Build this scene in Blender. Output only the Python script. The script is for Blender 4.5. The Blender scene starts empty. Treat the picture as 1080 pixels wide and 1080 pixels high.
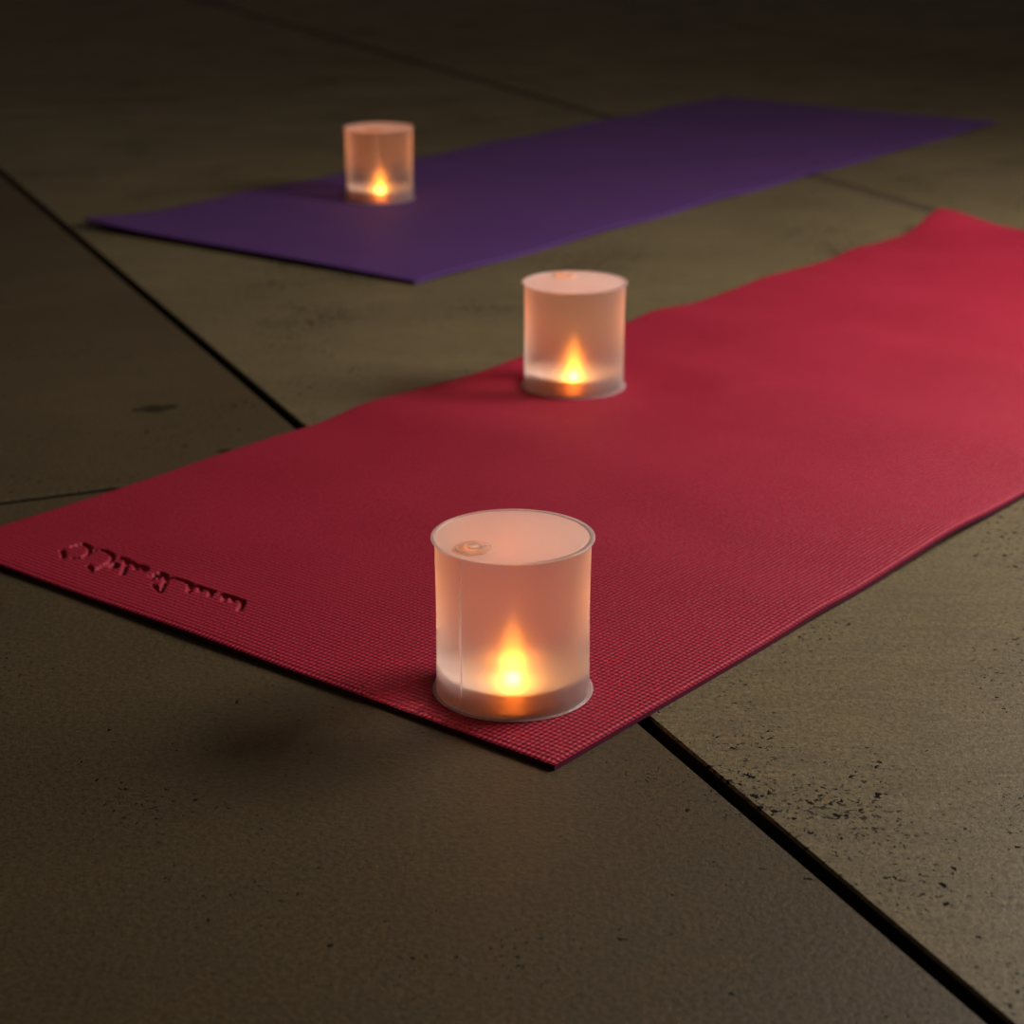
import bpy, bmesh, math, random
from mathutils import Vector, noise

random.seed(4)
C = bpy.context.scene.collection
sc = bpy.context.scene

# ------------------------------------------------------------------ helpers
def link(name, bm, mat, parent=None, smooth=False, loc=None):
    me = bpy.data.meshes.new(name)
    bmesh.ops.recalc_face_normals(bm, faces=bm.faces)
    bm.to_mesh(me); bm.free()
    for m in (mat if isinstance(mat, (list, tuple)) else [mat]):
        me.materials.append(m)
    if smooth:
        for p in me.polygons: p.use_smooth = True
    o = bpy.data.objects.new(name, me); C.objects.link(o)
    if parent: o.parent = parent
    if loc: o.location = loc
    return o

def lathe(bm, prof, segs=96, closed=False, loc=(0, 0, 0)):
    """revolve (r, z) points round z; closed joins last point to first."""
    rings = []
    for r, z in prof:
        if r < 1e-7:
            rings.append([bm.verts.new((loc[0], loc[1], loc[2] + z))])
        else:
            rings.append([bm.verts.new((loc[0] + r*math.cos(2*math.pi*i/segs), loc[1] + r*math.sin(2*math.pi*i/segs), loc[2] + z)) for i in range(segs)])
    pairs = list(zip(rings, rings[1:])) + ([(rings[-1], rings[0])] if closed else [])
    for a, b in pairs:
        if len(a) == 1 and len(b) == 1: continue
        for i in range(segs):
            j = (i + 1) % segs
            if len(a) == 1: bm.faces.new((a[0], b[j], b[i]))
            elif len(b) == 1: bm.faces.new((a[i], a[j], b[0]))
            else: bm.faces.new((a[i], a[j], b[j], b[i]))
    return bm

class NT:
    def __init__(self, name):
        self.m = bpy.data.materials.new(name); self.m.use_nodes = True
        self.t = self.m.node_tree; self.t.nodes.clear()
        self.out = self.n('ShaderNodeOutputMaterial')
    def n(self, typ, **kw):
        nd = self.t.nodes.new(typ)
        for k, v in kw.items():
            if isinstance(v, bpy.types.NodeSocket): self.t.links.new(v, nd.inputs[k])
            elif k in nd.inputs: nd.inputs[k].default_value = v
            else: setattr(nd, k, v)
        return nd
    def l(self, a, b): self.t.links.new(a, b)
    def math(self, op, a, b=None, c=None):
        nd = self.t.nodes.new('ShaderNodeMath'); nd.operation = op
        for i, v in enumerate((a, b, c)):
            if v is None: continue
            if isinstance(v, bpy.types.NodeSocket): self.l(v, nd.inputs[i])
            else: nd.inputs[i].default_value = v
        return nd.outputs[0]
    def ramp(self, fac, *stops, interp='LINEAR'):
        nd = self.t.nodes.new('ShaderNodeValToRGB'); self.l(fac, nd.inputs[0])
        cr = nd.color_ramp; cr.interpolation = interp
        while len(cr.elements) < len(stops): cr.elements.new(0.5)
        for e, (p, c) in zip(cr.elements, stops):
            e.position = p; e.color = (c if len(c) == 4 else (*c, 1))
        return nd.outputs['Color']
    def mix(self, fac, a, b, typ='RGBA', blend='MIX'):
        nd = self.t.nodes.new('ShaderNodeMix'); nd.data_type = 'RGBA'; nd.blend_type = blend
        for i, v in ((0, fac), (6, a), (7, b)):
            if isinstance(v, bpy.types.NodeSocket): self.l(v, nd.inputs[i])
            else: nd.inputs[i].default_value = v if i == 0 else (*v, 1)
        return nd.outputs[2]
    def mixs(self, fac, a, b):
        nd = self.t.nodes.new('ShaderNodeMixShader')
        if isinstance(fac, bpy.types.NodeSocket): self.l(fac, nd.inputs[0])
        else: nd.inputs[0].default_value = fac
        self.l(a, nd.inputs[1]); self.l(b, nd.inputs[2])
        return nd.outputs[0]
    def done(self, s): self.l(s, self.out.inputs['Surface']); return self.m
    def noise(self, vec, scale, detail=4, rough=.55, dist=0):
        nd = self.n('ShaderNodeTexNoise', Vector=vec, Scale=scale, Detail=detail, Roughness=rough, Distortion=dist)
        return nd.outputs['Fac']

def srgb(r, g, b):
    f = lambda c: (c/255/12.92) if c/255 <= .04045 else ((c/255 + .055)/1.055)**2.4
    return (f(r), f(g), f(b))

# ------------------------------------------------------------------ materials
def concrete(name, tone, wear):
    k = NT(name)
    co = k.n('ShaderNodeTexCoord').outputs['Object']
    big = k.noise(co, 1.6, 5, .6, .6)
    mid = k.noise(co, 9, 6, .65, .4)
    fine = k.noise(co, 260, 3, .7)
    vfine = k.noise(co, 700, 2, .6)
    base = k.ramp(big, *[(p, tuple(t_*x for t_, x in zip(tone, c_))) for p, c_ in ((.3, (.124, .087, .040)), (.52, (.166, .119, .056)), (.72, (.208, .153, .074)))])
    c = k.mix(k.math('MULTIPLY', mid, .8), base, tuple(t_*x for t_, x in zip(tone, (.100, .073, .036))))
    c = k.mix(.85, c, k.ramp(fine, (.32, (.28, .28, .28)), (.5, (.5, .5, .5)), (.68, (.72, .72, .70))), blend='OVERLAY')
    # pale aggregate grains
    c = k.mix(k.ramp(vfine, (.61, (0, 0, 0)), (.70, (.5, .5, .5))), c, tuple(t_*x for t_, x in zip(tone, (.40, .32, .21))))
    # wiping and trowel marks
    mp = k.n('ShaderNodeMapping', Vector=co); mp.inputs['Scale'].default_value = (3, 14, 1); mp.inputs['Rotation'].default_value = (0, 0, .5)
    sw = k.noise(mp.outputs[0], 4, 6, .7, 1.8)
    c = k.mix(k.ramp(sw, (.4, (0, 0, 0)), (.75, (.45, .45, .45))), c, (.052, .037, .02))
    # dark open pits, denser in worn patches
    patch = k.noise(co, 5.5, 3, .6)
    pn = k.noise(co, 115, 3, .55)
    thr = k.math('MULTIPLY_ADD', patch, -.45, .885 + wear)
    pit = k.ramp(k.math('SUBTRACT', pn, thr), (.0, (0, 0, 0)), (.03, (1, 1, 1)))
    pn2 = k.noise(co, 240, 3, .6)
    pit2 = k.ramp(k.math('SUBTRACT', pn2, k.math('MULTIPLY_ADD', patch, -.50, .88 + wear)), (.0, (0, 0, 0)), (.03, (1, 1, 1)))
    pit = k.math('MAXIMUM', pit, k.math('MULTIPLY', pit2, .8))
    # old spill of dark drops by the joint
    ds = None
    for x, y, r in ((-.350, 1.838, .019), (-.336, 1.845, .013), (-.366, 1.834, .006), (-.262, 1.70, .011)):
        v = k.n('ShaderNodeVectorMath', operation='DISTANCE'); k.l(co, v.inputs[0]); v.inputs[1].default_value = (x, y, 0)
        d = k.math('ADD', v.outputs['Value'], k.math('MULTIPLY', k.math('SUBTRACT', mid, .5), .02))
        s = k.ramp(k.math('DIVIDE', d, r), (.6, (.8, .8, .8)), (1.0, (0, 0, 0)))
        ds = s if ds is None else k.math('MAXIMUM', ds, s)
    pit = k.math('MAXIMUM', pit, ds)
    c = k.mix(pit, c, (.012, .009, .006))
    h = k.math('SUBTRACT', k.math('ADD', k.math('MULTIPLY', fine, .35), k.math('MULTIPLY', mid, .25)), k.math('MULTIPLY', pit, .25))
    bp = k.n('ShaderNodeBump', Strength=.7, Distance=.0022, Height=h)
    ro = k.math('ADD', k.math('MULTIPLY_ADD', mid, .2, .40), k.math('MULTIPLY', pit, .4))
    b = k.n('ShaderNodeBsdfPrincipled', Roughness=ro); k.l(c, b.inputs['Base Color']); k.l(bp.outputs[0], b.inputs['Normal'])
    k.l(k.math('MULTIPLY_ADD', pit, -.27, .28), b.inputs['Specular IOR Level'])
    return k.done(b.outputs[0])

def simple(name, col, rough=.5, spec=.5):
    k = NT(name)
    b = k.n('ShaderNodeBsdfPrincipled', Roughness=rough); b.inputs['Base Color'].default_value = (*col, 1)
    b.inputs['Specular IOR Level'].default_value = spec
    return k.done(b.outputs[0])

def joint_mat(name, col):
    k = NT(name)
    co = k.n('ShaderNodeTexCoord').outputs['Object']
    f = k.noise(co, 60, 4, .6)
    c = k.ramp(f, (.3, tuple(x*.6 for x in col)), (.7, tuple(x*1.25 for x in col)))
    b = k.n('ShaderNodeBsdfPrincipled', Roughness=.85); k.l(c, b.inputs['Base Color'])
    b.inputs['Specular IOR Level'].default_value = .15
    return k.done(b.outputs[0])

def mat_foam(name, col, hi, pitch=.0030):
    """woven-look foam: staggered rows of little raised cells, in the mat's own axes."""
    k = NT(name)
    co = k.n('ShaderNodeTexCoord').outputs['Object']
    sx = k.n('ShaderNodeSeparateXYZ', Vector=co)
    K = 2*math.pi/pitch
    u = k.math('MULTIPLY', sx.outputs[0], K); v = k.math('MULTIPLY', sx.outputs[1], K*1.15)
    cell = k.math('MULTIPLY', k.math('SINE', k.math('MULTIPLY', k.math('ADD', u, v), .5)), k.math('SINE', k.math('MULTIPLY', k.math('SUBTRACT', u, v), .5)))
    cell = k.math('MULTIPLY_ADD', cell, .5, .5)
    jit = k.noise(co, 420, 2, .5)
    hgt = k.math('ADD', cell, k.math('MULTIPLY', jit, .7))
    wear = k.noise(co, 7, 5, .6, .5)
    c = k.mix(k.ramp(wear, (.35, (0, 0, 0)), (.7, (.5, .5, .5))), col, hi)
    c = k.mix(.6, c, k.ramp(k.math('MULTIPLY_ADD', k.math('SUBTRACT', jit, .5), .5, cell), (.08, (.10, .10, .10)), (.45, (.5, .5, .5)), (.92, (.78, .78, .78))), blend='OVERLAY')
    bp = k.n('ShaderNodeBump', Strength=.75, Distance=.0015, Height=hgt)
    b = k.n('ShaderNodeBsdfPrincipled', Roughness=.55); k.l(c, b.inputs['Base Color']); k.l(bp.outputs[0], b.inputs['Normal'])
    b.inputs['Specular IOR Level'].default_value = .2
    return k.done(b.outputs[0])

def film(name, see, trans, diff, ior=1.18, rough=.8, rim=.6, tint=(1, .97, .95), rings=True, halo=0):
    """thin frosted plastic film: blurred see-through, diffuse glow-through, soft white scatter, sheen."""
    k = NT(name)
    co = k.n('ShaderNodeTexCoord').outputs['Object']
    nrm = None
    if rings:
        z = k.n('ShaderNodeSeparateXYZ', Vector=co).outputs[2]
        w = k.math('MULTIPLY_ADD', k.math('SINE', k.math('MULTIPLY', z, 2*math.pi/.0016)), .4, k.noise(co, 60, 3))
        nrm = k.n('ShaderNodeBump', Strength=.12, Distance=.0006, Height=w).outputs[0]
    rf = k.n('ShaderNodeBsdfRefraction', IOR=ior, Roughness=rough); rf.inputs['Color'].default_value = (*tint, 1)
    see_s = rf.outputs[0]
    if halo:                                  # coarse frosting scatters part of the light more widely
        rh = k.n('ShaderNodeBsdfRefraction', IOR=1.42, Roughness=.72); rh.inputs['Color'].default_value = (*tint, 1)
        see_s = k.mixs(halo, see_s, rh.outputs[0])
    tr = k.n('ShaderNodeBsdfTranslucent'); tr.inputs['Color'].default_value = (*tint, 1)
    df = k.n('ShaderNodeBsdfDiffuse'); df.inputs['Color'].default_value = (.86, .84, .85, 1)
    gl = k.n('ShaderNodeBsdfGlossy', Roughness=.28); gl.inputs['Color'].default_value = (1, 1, 1, 1)
    if nrm:
        for b in (df, gl): k.l(nrm, b.inputs['Normal'])
    s = trans + diff
    scat = k.mixs(diff/s, tr.outputs[0], df.outputs[0])
    fac = k.n('ShaderNodeLayerWeight', Blend=.5).outputs['Facing']
    fac = k.math('POWER', fac, 3.0)
    f2 = k.math('MULTIPLY_ADD', fac, rim, 1 - see)
    k.t.nodes[-1].use_clamp = True
    body = k.mixs(f2, see_s, scat)
    fr = k.n('ShaderNodeFresnel', IOR=1.4).outputs[0]
    return k.done(k.mixs(k.math('MULTIPLY', fr, .5), body, gl.outputs[0]))

def emit(name, col, st):
    k = NT(name)
    e = k.n('ShaderNodeEmission', Strength=st); e.inputs['Color'].default_value = (*col, 1)
    return k.done(e.outputs[0])

M = {}
M['concrete'] = concrete('brown_concrete', (1, 1, 1), 0)
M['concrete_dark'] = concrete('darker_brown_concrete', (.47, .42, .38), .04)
M['joint'] = joint_mat('dark_joint', (.014, .010, .006))
M['filler'] = joint_mat('brown_joint_filler', (.080, .056, .033))
M['red'] = mat_foam('raspberry_foam', (.295, .0095, .027), (.355, .015, .040), .0044)
M['red_edge_shaded'] = simple('raspberry_foam_edge_shaded', (.085, .008, .025), .8, .1)  # darker than the top: shade of the unlit side is in the colour
M['purple'] = mat_foam('purple_foam', (.097, .034, .150), (.115, .044, .172), .0035)
M['purple_edge'] = simple('purple_foam_edge', (.08, .028, .15), .8, .2)
M['film'] = film('frosted_film', .89, .72, .28, ior=1.2, rough=.5, rim=.6, halo=.5)
M['topfilm'] = film('frosted_top_film', .57, .24, .76, ior=1.1, rough=.5, rim=.15, rings=False)
M['rim'] = film('hazy_clear_rim', .45, .80, .20, ior=1.05, rough=.3, rim=.1, rings=False)
M['valve'] = film('glow_tinted_valve_plastic', .45, .85, .15, ior=1.15, rough=.25, rim=.1, tint=(1, .90, .80), rings=False)  # orange tint stands in for lamp light passing through clear plastic
M['seam'] = film('clear_seam', .45, .7, .3, ior=1.08, rough=.4, rim=.1, rings=False)
M['panel'] = film('milky_housing', .66, .4, .6, ior=1.1, rough=.4, rim=.1, tint=(.75, .42, .36), rings=False)
M['streak'] = emit('amber_streak_glow', (1.0, .32, .03), 12)  # added glow that makes the orange streak low in the base
M['base'] = film('milky_base_plastic', .10, .2, .8, rim=.1, rings=False)
M['led'] = emit('warm_led', (1.0, .46, .065), 24)
k = NT('warm_halo_glow')                 # glow added for the halo: brightest by the LED, dim at its tip
z_ = k.n('ShaderNodeSeparateXYZ', Vector=k.n('ShaderNodeTexCoord').outputs['Object']).outputs[2]
fz = k.math('POWER', k.math('SUBTRACT', 1.0, k.math('DIVIDE', k.math('SUBTRACT', z_, .0125), .0490)), 2.0)
em = k.n('ShaderNodeEmission'); k.l(k.math('MULTIPLY_ADD', fz, 2.2, .08), em.inputs['Strength']); em.inputs['Color'].default_value = (1, .27, .02, 1)
tp = k.n('ShaderNodeBsdfTransparent')
ad = k.n('ShaderNodeAddShader'); k.l(em.outputs[0], ad.inputs[0]); k.l(tp.outputs[0], ad.inputs[1])
M['halo_glow'] = k.done(ad.outputs[0])

# ------------------------------------------------------------------ floor: big scored concrete slabs
A = math.radians(-66.1)                      # direction of the long joints
da = Vector((math.cos(A), math.sin(A))); db = Vector((-da.y, da.x))
O = Vector((-.1972, 1.7684)); P2 = Vector((-.3523, 1.5921))
O = O + da*((P2 - O).dot(da))                # where the two joints cross
def fp(p, q, z=0): v = O + da*p + db*q; return (v.x, v.y, z)

bm = bmesh.new()
def slab(p0, p1, q0, q1, g0=.005, g1=.005):
    p0 += .005; p1 -= .005; q0 += g0; q1 -= g1
    bv, dp = .0016, .012
    loops = []
    for ins, z in ((0, -dp), (0, -bv), (bv, 0)):
        loops.append([bm.verts.new(fp(*c, z)) for c in ((p0+ins, q0+ins), (p1-ins, q0+ins), (p1-ins, q1-ins), (p0+ins, q1-ins))])
    for a, b in zip(loops, loops[1:]):
        for i in range(4):
            f = bm.faces.new((a[i], a[(i+1) % 4], b[(i+1) % 4], b[i])); f.material_index = 1 if a is loops[0] else 0
    f = bm.faces.new(loops[-1])
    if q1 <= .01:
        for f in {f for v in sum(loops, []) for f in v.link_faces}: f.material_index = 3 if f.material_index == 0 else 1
ps = [-9.6, -7.2, -4.8, -2.4, 0, 2.4, 4.8]
qs = [-6.0, -4.8, -3.6, -2.4, -1.2, 0, 1.203, 2.4, 3.6, 4.8, 6.0, 7.2]
for p0, p1 in zip(ps, ps[1:]):
    for q0, q1 in zip(qs, qs[1:]):
        slab(p0, p1, q0, q1, .016 if q0 == 1.203 else .005, .016 if q1 == 1.203 else .005)
def strip(p0, p1, q0, q1, z, mi):
    f = bm.faces.new([bm.verts.new(fp(*c, z)) for c in ((p0, q0), (p1, q0), (p1, q1), (p0, q1))]); f.material_index = mi
strip(-9.6, 4.8, -6, 7.2, -.0115, 1)
strip(-9.6, 4.8, 1.203-.018, 1.203+.018, -.0008, 2)
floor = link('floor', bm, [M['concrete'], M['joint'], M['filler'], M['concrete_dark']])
floor['kind'] = 'structure'

# ------------------------------------------------------------------ mats
SCRIPT = [[(0.5255, 0.0492), (0.5189, 0.0454), (0.5105, 0.0387)], [(0.5253, 0.0599), (0.5246, 0.0698), (0.5119, 0.0662), (0.5045, 0.0586), (0.4992, 0.048), (0.5042, 0.0439)], [(0.5047, 0.066), (0.4989, 0.0707), (0.4841, 0.0661), (0.4767, 0.0573), (0.4735, 0.0453), (0.4699, 0.0352), (0.4828, 0.0407)], [(0.4696, 0.0513), (0.4706, 0.0563), (0.4659, 0.0544), (0.4633, 0.0491), (0.4696, 0.0513)], [(0.4773, 0.0672), (0.4684, 0.0669), (0.4563, 0.065), (0.4472, 0.0665), (0.4409, 0.0616)], [(0.469, 0.0664), (0.4574, 0.0554), (0.448, 0.0444)], [(0.4563, 0.065), (0.448, 0.0573)], [(0.4508, 0.0665), (0.442, 0.0611)], [(0.431, 0.0577), (0.4291, 0.0623), (0.4232, 0.0594), (0.4214, 0.0533), (0.431, 0.0577)], [(0.4286, 0.0658), (0.4192, 0.0627), (0.4115, 0.0552), (0.3977, 0.0381), (0.4131, 0.0449)], [(0.4177, 0.0608), (0.4096, 0.0643), (0.4014, 0.0649), (0.3913, 0.0626), (0.3788, 0.0637), (0.3681, 0.0635)], [(0.3919, 0.062), (0.3814, 0.0513)], [(0.381, 0.0634), (0.3763, 0.0569)], [(0.37, 0.0635), (0.3637, 0.0554)], [(0.3597, 0.063), (0.3534, 0.0652), (0.3383, 0.0645), (0.3334, 0.0599), (0.3265, 0.0499)], [(0.3554, 0.0636), (0.3493, 0.0556)], [(0.3484, 0.0649), (0.3428, 0.058)]]
SEGS = [(a, b) for l in SCRIPT for a, b in zip(l, l[1:])]
def groove(x, y):
    if not (.31 < x < .54 and .025 < y < .085): return 0
    best = 9
    for (ax, ay), (bx, by) in SEGS:
        dx, dy = bx-ax, by-ay
        t = max(0, min(1, ((x-ax)*dx + (y-ay)*dy)/(dx*dx + dy*dy + 1e-12)))
        d = math.hypot(x-ax-t*dx, y-ay-t*dy)
        if d < best: best = d
    w = .0022
    return 0 if best > w else (1 - (best/w)**2)**.6

def axis(*segs):
    out = []
    for a, b, n in segs:
        out += [a + (b-a)*i/n for i in range(n)]
    return out + [segs[-1][1]]

def sm(t): t = max(0, min(1, t)); return t*t*(3-2*t)

def make_mat(name, us, vs, T, lift, press, mats, loc, rot):
    """closed slab on a grid; local x runs along, local y across; x, y here are across, along; lift(x, y) is the gap under it."""
    bm = bmesh.new()
    top, bot = [], []
    W, L = us[-1], vs[-1]
    for y in vs:
        rt, rb = [], []
        for x in us:
            z = lift(x, y)
            e = .0009 if (x in (0, W) or y in (0, L)) else 0
            rt.append(bm.verts.new((y, x, z + T - e - press(x, y)*.0034)))
            rb.append(bm.verts.new((y, x, z)))
        top.append(rt); bot.append(rb)
    nu, nv = len(us), len(vs)
    for j in range(nv-1):
        for i in range(nu-1):
            bm.faces.new((top[j][i], top[j][i+1], top[j+1][i+1], top[j+1][i]))
            bm.faces.new((bot[j][i], bot[j+1][i], bot[j+1][i+1], bot[j][i+1]))
    ring = [(0, i) for i in range(nu)] + [(j, nu-1) for j in range(1, nv)] + [(nv-1, i) for i in range(nu-2, -1, -1)] + [(j, 0) for j in range(nv-2, 0, -1)]
    for k in range(len(ring)):
        (a, b), (c, d) = ring[k], ring[(k+1) % len(ring)]
        f = bm.faces.new((bot[a][b], bot[c][d], top[c][d], top[a][b])); f.material_index = 1
    o = link(name, bm, mats, smooth=True, loc=loc)
    # crisp edge between face and rim
    me = o.data
    me.set_sharp_from_angle(angle=math.radians(50))
    o.rotation_euler = (0, 0, rot)
    return o

RW, RL, RT = .61, 1.676, .0044
def flat_near(x, y, pts):
    k = 1
    for px, py in pts:
        k *= sm((math.hypot(x-px, y-py) - .062)/.10)
    return k
RL1, RL2 = (.0883, .0692), (.5033, .6796)
def red_lift(x, y):
    n = noise.noise(Vector((x*1.6, y*1.2, 3.1)))
    w = math.sin(y*2*math.pi/.235 + 1.2*n + x*1.3) * (.55 + .45*noise.noise(Vector((x*2.2, y*3.5, 7.7))))
    w += .45*math.sin(y*2*math.pi/.125 + 2.3*n - x*2.4 + 1.0) * noise.noise(Vector((x*3.1, y*2.5, 1.7)))
    amp = .0036*sm((y-.16)/.35)
    z = amp*(w + 1.2)*flat_near(x, y, (RL1, RL2))
    z += .0006*(1 + math.sin(x*23 + 2*n))*sm((x-.15)/.2)*(1-sm(y/.10))
    # far corner curls up
    d = math.hypot(RW-x, RL-y)
    z += .018*(1-sm(d/.15))**1.5
    z += .004*(1-sm((RL-y)/.10))*(.5+.5*math.sin(x*19))
    return max(z, 0)
us = axis((0, .31, 62), (.31, .54, 230), (.54, RW, 14))
vs = axis((0, .024, 5), (.024, .086, 62), (.086, RL, 200))
red = make_mat('yoga_mat', us, vs, RT, red_lift, groove, [M['red'], M['red_edge_shaded']], (.0257, 1.0615, .0002), math.radians(51))
red['label'] = 'raspberry red foam yoga mat with script lettering pressed into its near end'
red['category'] = 'yoga mat'; red['group'] = 'yoga mats on the concrete floor'

PW, PL, PT = .61, 1.74, .0044
PL3 = (.411, .412)
def pur_lift(x, y):
    n = noise.noise(Vector((x*1.7, y*1.3, 9.4)))
    z = .0016*(1 + math.sin(y*2*math.pi/.31 + 1.5*n + x*2))*flat_near(x, y, (PL3,))
    d = math.hypot(PW-x, y)
    z += .004*(1-sm(d/.13))
    z += .0025*(1-sm(y/.08))*sm(x/.2)
    return max(z, 0)
pur = make_mat('yoga_mat', axis((0, PW, 60)), axis((0, PL, 150)), PT, pur_lift, lambda x, y: 0, [M['purple'], M['purple_edge']], (-.1201, 2.3818, .0002), math.radians(53.0))
pur['label'] = 'plain purple foam yoga mat lying behind the red one'
pur['category'] = 'yoga mat'; pur['group'] = 'yoga mats on the concrete floor'

# ------------------------------------------------------------------ lanterns
R, H = .0503, .1062
VA = math.radians(222)                        # where the valve sits on the top
def make_lantern():
    t = bpy.data.objects.new('solar_lantern', None); t.empty_display_size = .05; C.objects.link(t)
    # frosted wall
    bm = bmesh.new()
    lathe(bm, [(R - .0010*math.sin(math.pi*i/30)*.6, .0012 + (H-.0022)*i/30) for i in range(31)])
    link('lantern_body', bm, M['film'], t, True)
    # top film with soft dish and welded rim
    bm = bmesh.new(); rows = []               # disc with a round hole under the valve
    hx, hy = .0330*math.cos(VA), .0330*math.sin(VA)
    for k_ in range(13):
        u = k_/12; r = .0104*(1-u) + (R+.0002)*u
        rows.append([bm.verts.new((hx*(1-u) + r*math.cos(2*math.pi*i/96), hy*(1-u) + r*math.sin(2*math.pi*i/96), H - .0006*(1-u**6))) for i in range(96)])
    for p, q in zip(rows, rows[1:]):
        for i in range(96): bm.faces.new((p[i], p[(i+1) % 96], q[(i+1) % 96], q[i]))
    link('top_panel', bm, M['topfilm'], t, True)
    for nm, z in (('top_rim', H), ('bottom_rim', .0008)):
        bm = bmesh.new()
        lathe(bm, [(R-.0010, z-.0004), (R+.0016, z-.0005), (R+.0023, z-.0002), (R+.0023, z+.0002), (R+.0014, z+.0004), (R-.0010, z+.0004)], closed=True)
        link(nm, bm, M['rim'], t, True)
    # welded side seam
    bm = bmesh.new(); a = math.radians(229)
    c, s_ = math.cos(a), math.sin(a)
    def sp(w, d, z): return bm.verts.new(((R+d)*c - w*s_, (R+d)*s_ + w*c, z))
    rows = []
    for i in range(13):
        z = .003 + (H-.006)*i/12
        rows.append([sp(-.0007, -.0004, z), sp(-.0004, .0006, z), sp(.0004, .0006, z), sp(.0007, -.0004, z)])
    for p, q in zip(rows, rows[1:]):
        for i in range(4): bm.faces.new((p[i], p[(i+1) % 4], q[(i+1) % 4], q[i]))
    bm.faces.new(rows[0]); bm.faces.new(rows[-1]); link('side_seam', bm, M['seam'], t)
    # air valve: flat collar, raised nozzle and plug
    bm = bmesh.new()
    lathe(bm, [(.0030, .0002), (.0118, .0002), (.0122, .0008), (.0112, .0014), (.0102, .0010), (.0080, .0011), (.0072, .0021), (.0062, .0021), (.0056, .0009), (.0030, .0010)], 40, True)
    vl = link('air_valve', bm, M['valve'], t, True, (.0330*math.cos(VA), .0330*math.sin(VA), H-.0004))
    bm = bmesh.new()
    lathe(bm, [(0, .0026), (.0026, .0026), (.0036, .0020), (.0040, .0008), (0, .0006)], 28)
    q = bmesh.new()
    link('valve_plug', bm, M['seam'], vl, True); q.free()
    bm = bmesh.new()                          # pull tab lying on the collar
    pts = [(.0036 + .0055*i/8, .0019*math.sqrt(max(0, 1-((i-4)/4.6)**2))) for i in range(9)]
    lo = [bm.verts.new((x, -y, .0020)) for x, y in pts] + [bm.verts.new((x, y, .0020)) for x, y in reversed(pts)]
    up = [bm.verts.new((v.co.x, v.co.y, .0027)) for v in lo]
    n = len(lo)
    for i in range(n): bm.faces.new((lo[i], lo[(i+1) % n], up[(i+1) % n], up[i]))
    bm.faces.new(lo); bm.faces.new(up); link('pull_tab', bm, M['seam'], vl)
    # base: tinted housing under a white dish that holds the LED
    bm = bmesh.new()
    lathe(bm, [(0, .0016), (.0428, .0016), (.0432, .0022), (.0432, .0140), (.0422, .0144)]); link('base_housing', bm, M['panel'], t, True)
    bm = bmesh.new()
    lathe(bm, [(0, .0010), (.0490, .0010), (.0490, .0016), (0, .0016)])
    link('bottom_panel', bm, M['rim'], t)
    bm = bmesh.new()
    lathe(bm, [(.0064, .0070), (.014, .0076), (.030, .0108), (.040, .0142), (.0424, .0155), (.0436, .0157), (.0436, .0150), (.0420, .0147), (.030, .0100), (.014, .0068), (.0064, .0062)], 96, True)
    link('reflector_dish', bm, M['base'], t, True)
    bm = bmesh.new()
    lathe(bm, [(0, .0082), (.0030, .0082), (.0037, .0092), (.0036, .0118), (.0028, .0138), (.0014, .0150), (0, .0154)], 32); led = link('led', bm, M['led'], t, True)
    bm = bmesh.new()
    lathe(bm, [(0, .0020), (.0042, .0020), (.0042, .0072), (.0034, .0079), (0, .0079)], 32); link('added_streak_glow', bm, M['streak'], t, True)  # emissive plug added under the LED for the streak, not a real part
    bm = bmesh.new()
    lathe(bm, [(.0042, .0125), (.0056, .0160), (.0060, .0220), (.0056, .0310), (.0044, .0420), (.0026, .0530), (0, .0610), (0, .0600), (.0023, .0525), (.0040, .0417), (.0052, .0309), (.0056, .0219), (.0052, .0161), (.0039, .0128)], 32)
    link('added_halo_glow', bm, M['halo_glow'], t, True)  # added teardrop of glow shaping the halo, not a lantern part
    sl = bpy.data.lights.new('led_beam', 'SPOT'); sl.energy = .95; sl.color = (1, .24, .03); sl.spot_size = math.radians(138); sl.spot_blend = 1; sl.shadow_soft_size = .004
    so = bpy.data.objects.new('led_beam', sl); C.objects.link(so); so.parent = t; so.location = (0, 0, .0162); so.rotation_euler = (math.pi, 0, 0)
    return t

def copy_tree(o, parent=None):
    c = o.copy(); C.objects.link(c)
    if parent: c.parent = parent
    for ch in list(o.children): copy_tree(ch, c)
    return c

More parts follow.
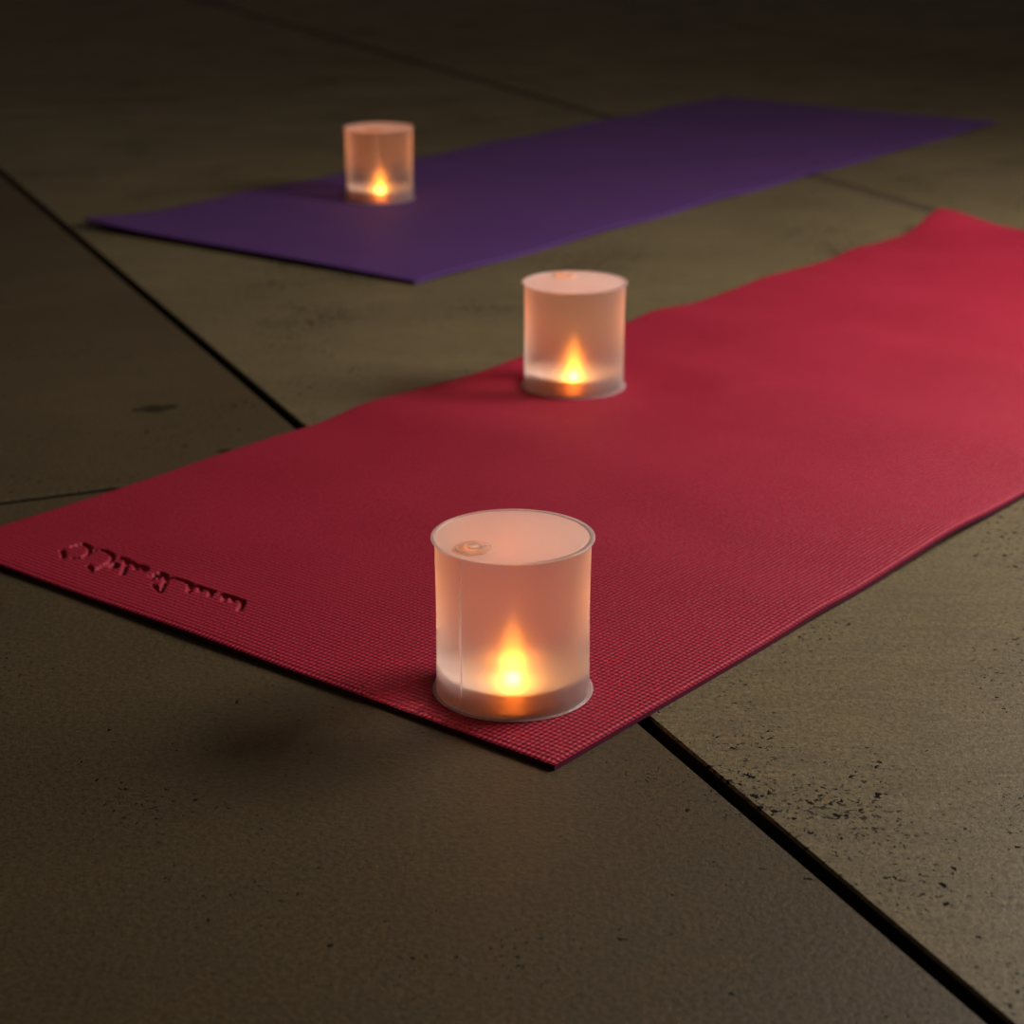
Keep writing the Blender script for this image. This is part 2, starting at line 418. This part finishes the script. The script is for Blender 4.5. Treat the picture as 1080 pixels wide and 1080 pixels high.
lan = make_lantern()
spots = [((.0006, 1.1709), 0, 'lit frosted lantern near the front corner of the red mat, biggest in view'),
         ((.0623, 1.9064), math.radians(243), 'lit frosted lantern standing on the far edge of the red mat, halfway along'),
         ((-.2002, 2.9585), math.radians(40), 'lit frosted lantern standing on the purple mat, farthest away')]
copies = [lan, copy_tree(lan), copy_tree(lan)]
for o, (xy, rz, lab) in zip(copies, spots):
    o.location = (*xy, .0047); o.rotation_euler = (0, 0, rz)
    o['label'] = lab; o['category'] = 'lantern'; o['group'] = 'glowing cylinder lanterns'

# ------------------------------------------------------------------ light
def area(name, loc, target, sx, sy, power, col):
    l = bpy.data.lights.new(name, 'AREA'); l.shape = 'RECTANGLE'; l.size = sx; l.size_y = sy; l.energy = power; l.color = col
    o = bpy.data.objects.new(name, l); C.objects.link(o); o.location = loc
    o.rotation_euler = (Vector(target) - Vector(loc)).to_track_quat('-Z', 'Y').to_euler()
    return o
area('window_daylight', (1.5, 1.9, 1.0), (.8, 1.65, 0), 1.0, .8, 51, (1.0, .97, .93))

w = bpy.data.worlds.new('room'); sc.world = w; w.use_nodes = True
bg = w.node_tree.nodes['Background']; bg.inputs[0].default_value = (1.0, .80, .62, 1); bg.inputs[1].default_value = .05

# ------------------------------------------------------------------ camera
cam = bpy.data.cameras.new('camera'); co = bpy.data.objects.new('camera', cam); C.objects.link(co)
cam.sensor_width = 36; cam.lens = 68.7; cam.clip_start = .05
co.location = (0, 0, .5386)
co.rotation_euler = (math.pi/2 - math.atan(724/2061), 0, 0)
cam.dof.use_dof = True; cam.dof.focus_distance = 1.21; cam.dof.aperture_fstop = 8.0
sc.camera = co

sc.view_settings.view_transform = 'Standard'; sc.view_settings.look = 'None'
sc.view_settings.exposure = 0; sc.view_settings.gamma = 1; sc.view_settings.use_curve_mapping = False
cy = sc.cycles
cy.use_denoising = True; cy.max_bounces = 16; cy.transmission_bounces = 12; cy.transparent_max_bounces = 24
cy.sample_clamp_indirect = 6; cy.caustics_refractive = True; cy.caustics_reflective = True
